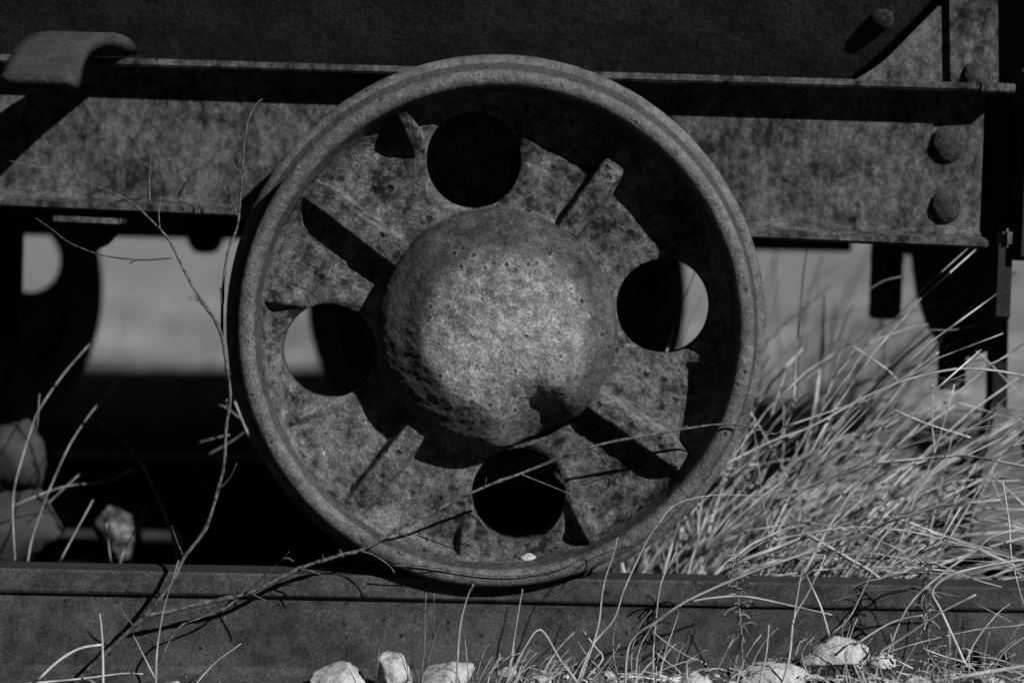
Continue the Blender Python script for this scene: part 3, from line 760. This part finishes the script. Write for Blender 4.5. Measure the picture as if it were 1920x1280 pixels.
tube('side_twig', [(450, 1118), (420, 1140), (370, 1160), (340, 1172), (318, 1200), (300, 1240), (284, 1268)], (-0.004, -0.014), 2.0, 2.4, M_TWIG, br, knots=0.3)
tube('side_twig', [(676, 1032), (700, 1040), (728, 1058), (740, 1074)], (-0.008, -0.012), 1.8, 1.1, M_TWIG, br)
tube('side_twig', [(735, 1060), (790, 1060), (830, 1056), (852, 1050)], (-0.006, -0.012), 1.5, 1.0, M_TWIG, br)
tube('side_twig', [(975, 888), (1010, 902), (1050, 918), (1070, 926), (1092, 926)], (-0.006, -0.015), 1.8, 0.9, M_TWIG, br)
tube('side_twig', [(870, 936), (890, 962), (912, 992), (922, 1000)], (-0.006, 0.012), 1.8, 1.0, M_TWIG, br)
tube('side_twig', [(1110, 842), (1128, 850), (1136, 868)], (-0.02, -0.03), 1.2, 1.0, M_TWIG, br)
tube('side_twig', [(1220, 822), (1250, 812), (1290, 797)], (-0.012, -0.01), 1.2, 0.8, M_TWIG, br)
tube('side_twig', [(1180, 822), (1186, 812)], (-0.02, -0.03), 1.2, 0.8, M_TWIG, br)
tube('side_twig', [(908, 912), (912, 896)], (-0.016, -0.024), 1.6, 1.2, M_TWIG, br)
tube('side_twig', [(602, 1052), (606, 1040)], (-0.012, -0.02), 1.6, 1.0, M_TWIG, br)
for pp, Yt in (([(282, 384), (280, 350), (281, 318), (283, 290)], (0.045, 0.06)), ([(374, 388), (380, 362), (392, 338)], (0.05, 0.06)), ([(374, 380), (368, 360), (366, 346)], (0.05, 0.055)),
               ([(398, 590), (372, 566), (352, 556)], (0.02, 0.01)), ([(455, 330), (440, 312), (432, 290)], (0.05, 0.06)), ([(408, 920), (430, 896), (444, 868)], (0.0, -0.01)), ([(345, 1045), (330, 1010), (322, 985)], (0.0, -0.008)),
               ([(250, 1172), (232, 1150), (226, 1128)], (-0.006, -0.014)), ([(560, 1066), (590, 1072), (612, 1086)], (-0.008, -0.014)), ([(740, 996), (762, 1004), (784, 1020)], (-0.006, -0.012)), ([(820, 955), (836, 936), (842, 918)], (-0.006, -0.014)), ([(1060, 855), (1082, 838), (1096, 818)], (-0.006, -0.014))):
    tube('side_twig', pp, Yt, 1.7, 0.8, M_TWIG, br, knots=0.3)
for k in range(44):                                          # buds
    pp = random.choice([(560, 1066), (640, 1040), (740, 996), (820, 955), (1060, 855), (1230, 813), (410, 915), (395, 960), (372, 560), (345, 510), (425, 760), (455, 320), (230, 1195), (300, 1125)])
    x, y = pp[0] + random.uniform(-22, 22) * 0.2, pp[1] + random.uniform(-6, 6)
    Yk = -0.0055 if x > 500 else (0.02 if y < 700 else 0.0)
    tube('bud', [(x, y), (x + random.uniform(-7, 7), y - random.uniform(4, 10))], Yk, 1.7, 0.9, M_TWIG, br)
# dried vine caught on the rim's lower lip
vn = tube('dry_vine', [(770, 1058), (830, 1066), (900, 1077), (960, 1080), (1020, 1073), (1060, 1062), (1100, 1042), (1108, 1052), (1104, 1068), (1094, 1080)], -0.0035, 1.6, 1.0, M_TWIG, None)
tag(vn, 'thin dry vine hugging the lower lip of the wheel rim', 'vine')

# ---- grass: hand-placed stalks in front of the rail, each tuft a thing
def tuft(name, label, base, stalks, group=None, mat=M_STRAW):
    t = empty(name, base); tag(t, label, 'grass', group)
    for s in stalks:
        pp, Y, r = s[0], s[1], s[2]; Y = (Y[0] + FG, Y[1] + FG) if group == G else Y; rb = s[3] if len(s) > 3 else r * 0.45
        tube('stalk', pp, Y, r * (0.5 if group == G else 0.42), rb * (0.5 if group == G else 0.42), mat if group == G or mat is not M_STRAW or 'arching' in label else M_STALK, t, 6, 0.1, 0.0, 4, 0.75)
    return t
G = 'dry grass tufts in front of the rail'
tuft('grass_tuft', 'dry grass tuft with two long pale stalks reaching the rim', at(1082, 1282, -0.03), [
    ([(1086, 1282), (1120, 1180), (1128, 1120), (1136, 1080), (1150, 1040), (1158, 1008)], (-0.03, -0.035), 4.5),
    ([(1080, 1284), (1110, 1210), (1150, 1162), (1168, 1110), (1190, 1060), (1215, 1010), (1232, 985)], (-0.025, -0.04), 5),
    ([(1232, 985), (1260, 950), (1300, 934), (1350, 927), (1420, 928), (1468, 916)], (-0.04, -0.02), 2.4),
    ([(1084, 1280), (1050, 1236), (1014, 1180), (985, 1212), (958, 1262), (945, 1290)], (-0.028, -0.05), 5),
    ([(1100, 1270), (1130, 1235), (1116, 1212), (1092, 1180)], (-0.03, -0.01), 4.5),
    ([(1095, 1290), (1140, 1240), (1162, 1207)], (-0.03, -0.04), 3)], G)
tuft('grass_tuft', 'dry grass tuft with bent tips at the foot of the rail, under the wheel', at(950, 1285, -0.03), [
    ([(948, 1295), (962, 1210), (975, 1130), (980, 1104)], (-0.03, -0.04), 3.2),
    ([(950, 1290), (978, 1226), (990, 1216), (1000, 1222)], (-0.03, -0.045), 3.5),
    ([(936, 1290), (932, 1236)], (-0.02, -0.03), 3),
    ([(855, 1290), (862, 1180), (876, 1120), (888, 1095)], (-0.045, -0.06), 4),
    ([(880, 1290), (872, 1200)], (-0.03, -0.03), 3),
    ([(960, 1292), (1000, 1270), (1050, 1258), (1082, 1243)], (-0.03, -0.04), 3)], G)
tuft('grass_tuft', 'thin knotted weed stems growing between the pale stones', at(800, 1270, -0.02), [
    ([(788, 1282), (796, 1212), (797, 1150), (799, 1112)], (-0.02, -0.02), 3.2),
    ([(800, 1250), (815, 1196), (830, 1160), (838, 1150)], (-0.02, -0.028), 2.6),
    ([(812, 1195), (814, 1150), (814, 1112)], (-0.02, -0.03), 2.4),
    ([(703, 1285), (712, 1213)], (-0.03, -0.03), 3.4)], G, M_WEED)
tuft('grass_tuft', 'upright pale grass blades beside the lower end of the branch', at(190, 1290, -0.03), [
    ([(193, 1300), (193, 1240), (191, 1185), (187, 1150)], (-0.04, -0.04), 6, 1.6),
    ([(292, 1300), (293, 1240), (298, 1190), (310, 1130), (335, 1050)], (-0.04, -0.05), 5, 1.0),
    ([(70, 1275), (110, 1238), (150, 1215), (190, 1208)], (-0.055, -0.05), 5, 4),
    ([(40, 1282), (150, 1272), (230, 1262), (268, 1263)], (-0.02, -0.02), 4.5, 3),
    ([(290, 1270), (270, 1230), (250, 1190)], (-0.02, -0.01), 3, 1.2),
    ([(360, 1290), (400, 1245), (452, 1206)], (0.0, 0.01), 2.5, 1.5)], G)
tuft('grass_tuft', 'stiff upright dry stem standing at the rail with two bent side blades', at(1224, 1285, -0.02), [
    ([(1225, 1290), (1225, 1220), (1230, 1160), (1240, 1090), (1268, 1034)], (-0.02, -0.035), 4.6, 2.0),
    ([(1226, 1186), (1260, 1212), (1300, 1236)], (-0.025, -0.05), 2.6, 1.6),
    ([(1228, 1222), (1250, 1240), (1270, 1256)], (-0.02, -0.04), 4.0, 2.5),
    ([(1235, 1290), (1245, 1230), (1262, 1180), (1278, 1130)], (-0.02, -0.02), 2.2, 1.0),
    ([(1172, 1295), (1176, 1222), (1192, 1190), (1230, 1165), (1290, 1125), (1400, 1076), (1500, 1040), (1590, 1004), (1604, 996)], (-0.02, -0.06), 5.5, 4.0),
    ([(1290, 1128), (1340, 1120), (1400, 1118), (1480, 1134), (1560, 1152)], (-0.03, -0.05), 4.5, 2.0)], G)
tuft('grass_tuft', 'cluster of crossing pale straws over the tilted flat stone', at(1500, 1285, -0.03), [
    ([(1462, 1300), (1480, 1230), (1488, 1160), (1510, 1120), (1530, 1080), (1548, 1040)], (-0.03, -0.04), 6, 2.0),
    ([(1488, 1160), (1498, 1100), (1504, 1065)], (-0.035, -0.03), 3, 1.6),
    ([(1556, 1190), (1590, 1160), (1612, 1120), (1640, 1060)], (-0.03, -0.04), 4.4, 1.6),
    ([(1555, 1192), (1540, 1140), (1520, 1095), (1506, 1064)], (-0.03, -0.03), 4.6, 2.0),
    ([(1600, 1210), (1660, 1172), (1700, 1158), (1730, 1153)], (-0.02, -0.03), 4.4, 3.0),
    ([(1640, 1228), (1700, 1190), (1760, 1150), (1830, 1114)], (-0.02, -0.045), 6.0, 3.4),
    ([(1420, 1300), (1436, 1230), (1442, 1170)], (-0.04, -0.04), 5, 1.4),
    ([(1660, 1235), (1700, 1140), (1760, 1080), (1830, 1030), (1860, 1006), (1920, 990), (1960, 986)], (-0.02, -0.03), 4.6, 4.0),
    ([(1640, 1230), (1720, 1205), (1830, 1180), (1920, 1170), (1960, 1150)], (-0.01, -0.03), 2.6, 2.0)], G)
tuft('grass_tuft', 'jointed pale stalks bent over the rail below the wagon end', at(1800, 1290, -0.02), [
    ([(1812, 1250), (1790, 1200), (1762, 1140), (1748, 1108), (1778, 1080), (1840, 1062), (1920, 1049), (1980, 1046)], (-0.02, -0.03), 6, 4.5),
    ([(1802, 1258), (1830, 1200), (1870, 1150), (1898, 1128)], (-0.02, -0.02), 4.2, 1.4),
    ([(1860, 1270), (1880, 1225), (1940, 1180)], (-0.01, -0.02), 3.4, 2),
    ([(1690, 1284), (1760, 1276), (1850, 1260), (1960, 1242)], (-0.045, -0.06), 9, 9),
    ([(1730, 1215), (1770, 1230), (1815, 1245), (1850, 1284)], (-0.02, -0.03), 4, 3),
    ([(1880, 900), (1892, 980), (1896, 1040), (1910, 1100), (1922, 1140)], (0.0, -0.03), 3.6, 3.0)], G)
# dark dried weeds with whorled leaves
def weed(label, path, Y, r, px_from, px_to, nlv, seed):
    rg = random.Random(seed); Y = (Y[0] + FG * 0.6, Y[1] + FG * 0.6); P0 = trace(path, Y)
    t = empty('dried_weed', P0[0]); tag(t, label, 'weed', 'dried weeds along the rail')
    tube('stem', path, Y, r, r * 0.6, M_WEED, t)
    pts = catmull(P0, 12); n_ = len(pts)
    for k in range(nlv):
        i = int((px_from + (px_to - px_from) * k / nlv) * (n_ - 1)); p = pts[i]
        for j in range(rg.randint(3, 5)):
            a = rg.uniform(0, 2 * math.pi); L = rg.uniform(0.006, 0.014)
            d = Vector((math.cos(a), math.sin(a), rg.uniform(-0.9, 0.5))) * L
            bm = bmesh.new(); tube_bm(bm, [p, p + d * 0.55 + Vector((0, 0, 0.002)), p + d], 0.0006, 0.0009 if rg.random() < .5 else 0.0004, 4, 0.6, 0.1, True, 3)
            link('leaf', bm_mesh(bm, 'leaf'), M_WEED, t, smooth=True)
weed('dark dried weed with whorls of tiny leaves beside the jointed upright stem', [(1392, 1260), (1390, 1190), (1384, 1120), (1378, 1070), (1386, 1030)], (-0.02, -0.025), 2.4, 0.25, 1.0, 11, 1)
weed('tangled dark dried weed in front of the leaning straws near the bolt holes', [(1752, 1290), (1745, 1230), (1738, 1160), (1734, 1090), (1738, 1030)], (-0.015, -0.01), 2.2, 0.05, 0.95, 16, 2)

# stalks behind the rail, left
G2 = 'dry grass stalks behind the rail'
tuft('grass_tuft', 'two jointed pale stalks rising behind the rail at the sunlit boulders', at(50, 1060, 0.10), [
    ([(28, 1050), (24, 960), (30, 900), (60, 800), (75, 765), (120, 700), (168, 645)], (0.10, 0.17), 5, 3.4),
    ([(52, 1052), (60, 1010), (80, 950), (100, 900), (130, 835), (160, 788), (190, 750), (225, 710)], (0.10, 0.16), 6, 3.6),
    ([(70, 800), (74, 738)], (0.12, 0.13), 3, 2)], G2)
tuft('grass_tuft', 'bent stalks behind the rail, in the shade beside the branch', at(250, 1060, 0.12), [
    ([(112, 1052), (140, 1000), (175, 936)], (0.10, 0.11), 6, 5),
    ([(335, 1062), (322, 1000), (290, 920), (265, 870), (225, 820), (165, 780)], (0.11, 0.20), 7, 4),
    ([(20, 950), (80, 925), (130, 910), (200, 902), (250, 880)], (0.14, 0.16), 6, 5),
    ([(85, 948), (120, 915), (150, 888)], (0.15, 0.15), 5, 4),
    ([(208, 1052), (202, 1010), (200, 980)], (0.12, 0.12), 5, 4),
    ([(225, 1056), (234, 1030), (275, 950)], (0.12, 0.14), 5, 3)], G2)
tuft('grass_tuft', 'short pale crossed blades caught between the branch and the wheel', at(440, 900, 0.14), [
    ([(385, 855), (430, 830), (465, 805)], (0.15, 0.13), 7, 6),
    ([(400, 755), (425, 765), (470, 800)], (0.14, 0.14), 5, 5),
    ([(440, 752), (455, 790), (478, 842)], (0.13, 0.13), 5, 5),
    ([(372, 830), (400, 822), (430, 815)], (0.16, 0.15), 5, 4)], G2)
# the long dry clump on the right, between rail and wagon
def clump(name, label, n, xr, yr, lean, hmin, hmax, seed, rad=0.0011, cat='grass', group=None, curl=1.0, spread=15, bunch=18):
    rg = random.Random(seed); bm = bmesh.new(); k = 0
    while k < n:                                             # bunches that share a root and a lean
        bx, by = rg.uniform(*xr), yr[0] + (yr[1] - yr[0]) * rg.random() ** 1.3
        bl = rg.gauss(lean, spread); bb = rg.gauss(0, 0.25); bL = rg.uniform(hmin, hmax); bc = rg.uniform(0.1, 1.45) * curl
        for j in range(rg.randint(bunch // 3, bunch)):
            k += 1
            x, y = bx + rg.gauss(0, 0.012), max(by + rg.gauss(0, 0.014), yr[0])
            L = bL * rg.uniform(0.45, 1.15); a0 = math.radians(bl + rg.gauss(0, 9)); b = bb + rg.gauss(0, 0.12)
            p = Vector((x, y, gz(x, y) - 0.004)); pts = [p.copy()]; ns = 7; bend = bc + rg.gauss(0, 0.25)
            kink = rg.randint(2, 6) if rg.random() < 0.22 else -1; ka = 0.0
            for i in range(ns):
                if i == kink: ka = rg.uniform(0.4, 1.5) * rg.choice((-0.6, 1, 1))
                a = a0 + bend * ((i + 1) / ns) ** 1.6 + ka
                if p.z < GZ + 0.01 and i > 1: a = min(a, 1.45)
                p = p + Vector((math.sin(a), b * math.cos(a0), math.cos(a))) * (L / ns); pts.append(p.copy())
            r = rad * rg.choice((0.3, 0.45, 0.6, 0.9, 1.3, 1.7)) * rg.uniform(0.85, 1.15)
            tube_bm(bm, pts, r, r * 0.3, 3, 0.25, 0.0, False)
    me = bm_mesh(bm, name); o = link(name, me, M_STRAW2, smooth=True)
    tag(o, label, cat, group); return o
clump('long_grass_clump', 'thick clump of long dry grass leaning away from the wheel behind the rail', 700, (0.085, 0.29), (0.085, 0.44), 34, 0.14, 0.44, 5, 0.0014, group=G2, spread=17)
clump('long_grass_clump', 'long pale blades arching over the clump toward the coupling', 90, (0.10, 0.27), (0.075, 0.22), 40, 0.26, 0.46, 23, 0.0021, group=G2, curl=0.75, spread=13, bunch=5)
clump('long_grass_clump', 'loose upright wisps of dry grass standing behind the right side of the wheel', 150, (0.20, 0.46), (0.42, 0.85), 14, 0.28, 0.56, 6, 0.0016, group=G2, curl=0.6)
clump('long_grass_clump', 'sparse tangled dry grass in front of the leaning board', 40, (0.32, 0.52), (0.075, 0.14), 8, 0.04, 0.20, 9, 0.0013, group=G2, spread=40, bunch=9)
clump('low_grass_tangle', 'low tangle of thin dry stems over the stones along the foot of the rail', 420, (-0.02, 0.46), (-0.10, -0.008), 5, 0.018, 0.075, 14, 0.0007, group=G, curl=1.2, spread=48, bunch=6)
tuft('grass_tuft', 'long arching straws sweeping from the clump in front of the coupling', at(1500, 1060, 0.12), [
    ([(1300, 900), (1440, 830), (1520, 800), (1620, 745), (1700, 712), (1790, 692), (1860, 694), (1930, 706)], (0.09, 0.05), 6.5, 5),
    ([(1470, 800), (1560, 770), (1640, 740), (1720, 690), (1760, 660)], (0.10, 0.08), 5, 3.6),
    ([(1600, 650), (1660, 690), (1690, 720)], (0.10, 0.10), 5, 4),
    ([(1560, 710), (1620, 650), (1690, 620), (1740, 608)], (0.12, 0.12), 5, 3.6),
    ([(1570, 640), (1600, 570), (1650, 530), (1690, 518)], (0.16, 0.16), 3, 1.6),
    ([(1740, 618), (1790, 618), (1830, 608)], (0.13, 0.12), 3, 2.4),
    ([(1676, 768), (1740, 795), (1820, 820)], (0.07, 0.06), 5, 5),
    ([(1748, 720), (1748, 800), (1752, 840), (1748, 870)], (0.08, 0.08), 4, 5),
    ([(1620, 1060), (1660, 1000), (1720, 920), (1760, 880), (1830, 845), (1905, 808)], (0.08, 0.06), 5, 6),
    ([(1680, 1040), (1720, 920), (1752, 850), (1790, 720)], (0.09, 0.09), 5, 3),
    ([(1740, 1010), (1760, 930), (1770, 880), (1785, 820)], (0.09, 0.10), 4.5, 2.5),
    ([(1770, 990), (1800, 920), (1830, 870)], (0.09, 0.10), 5, 3.5),
    ([(1830, 658), (1865, 690), (1930, 760)], (0.10, 0.10), 5, 3.5),
    ([(1440, 1015), (1510, 1000), (1600, 988), (1700, 995), (1800, 1020), (1930, 1054)], (0.06, 0.05), 4.5, 4),
    ([(1690, 985), (1760, 1002), (1860, 1030)], (0.07, 0.06), 4, 3)], G2)

# litter on the ground before the rail: crumbs of dead leaves and stems, uncountable
def litter():
    rg = random.Random(3); bm = bmesh.new()
    for k in range(2600):
        x = rg.uniform(-0.5, 0.55); y = rg.uniform(-0.17, 0.010)
        if x < 0.03 and rg.random() < 0.93: continue
        z = gz(x, y) + rg.uniform(0.0, 0.006) + (0.020 * rg.random() ** 2 if x > 0.02 else 0)
        if rg.random() < 0.72:
            a = rg.uniform(0, 6.28); L = rg.uniform(0.006, 0.035); e = Vector((math.cos(a), math.sin(a) * 0.6, rg.uniform(-0.1, 0.4))) * L
            tube_bm(bm, [Vector((x, y, z)), Vector((x, y, z)) + e * 0.5 + Vector((0, 0, 0.001)), Vector((x, y, z)) + e], rg.uniform(0.0003, 0.0009), 0.0003, 3, 0.7, 0, False)
        else:
            s_ = rg.uniform(0.0015, 0.005); R_ = Matrix.Rotation(rg.uniform(0, 6.28), 3, 'Z') @ Matrix.Rotation(rg.uniform(-1.0, 1.0), 3, 'X')
            q_ = [Vector((-s_, 0, 0)), Vector((0, -s_ * .5, s_ * .15)), Vector((s_, 0, s_ * .3)), Vector((0.1 * s_, s_ * .45, 0.05 * s_))]
            vs = [bm.verts.new(Vector((x, y, z)) + R_ @ v) for v in q_]
            vt = [bm.verts.new(v.co + Vector((0, 0, 0.0006))) for v in vs]
            bm.faces.new(vs[::-1]); bm.faces.new(vt)
            for i in range(4): bm.faces.new((vs[i], vs[(i + 1) % 4], vt[(i + 1) % 4], vt[i]))
    o = link('leaf_litter', bm_mesh(bm, 'leaf_litter'), M_STRAW2)
    tag(o, 'scattered crumbs of dead leaves and stems on the soil', 'litter', kind='stuff')
litter()
def field():
    rg = np.random.default_rng(5); n = 9000
    y = 1.6 + 9 * rg.random(n) ** 1.6; x = (rg.random(n) - 0.5) * (1.2 + y) * 1.1
    z = ground_h(x, y); h = rg.uniform(0.02, 0.07, n); dx = rg.normal(0, 0.02, n) + 0.01; wv_ = rg.uniform(0.001, 0.003, n)
    v = np.stack([np.stack([x - wv_, y, z - 0.004], 1), np.stack([x + wv_, y, z - 0.004], 1), np.stack([x + dx, y + rg.normal(0, .02, n), z + h], 1)], 1).reshape(-1, 3)
    f = np.arange(3 * n).reshape(-1, 3)
    me = bpy.data.meshes.new('field_grass'); me.from_pydata(v.tolist(), [], f.tolist())
    tag(link('field_grass', me, M_STRAW2), 'short dry grass of the field beyond the track', 'grass', kind='stuff')
field()
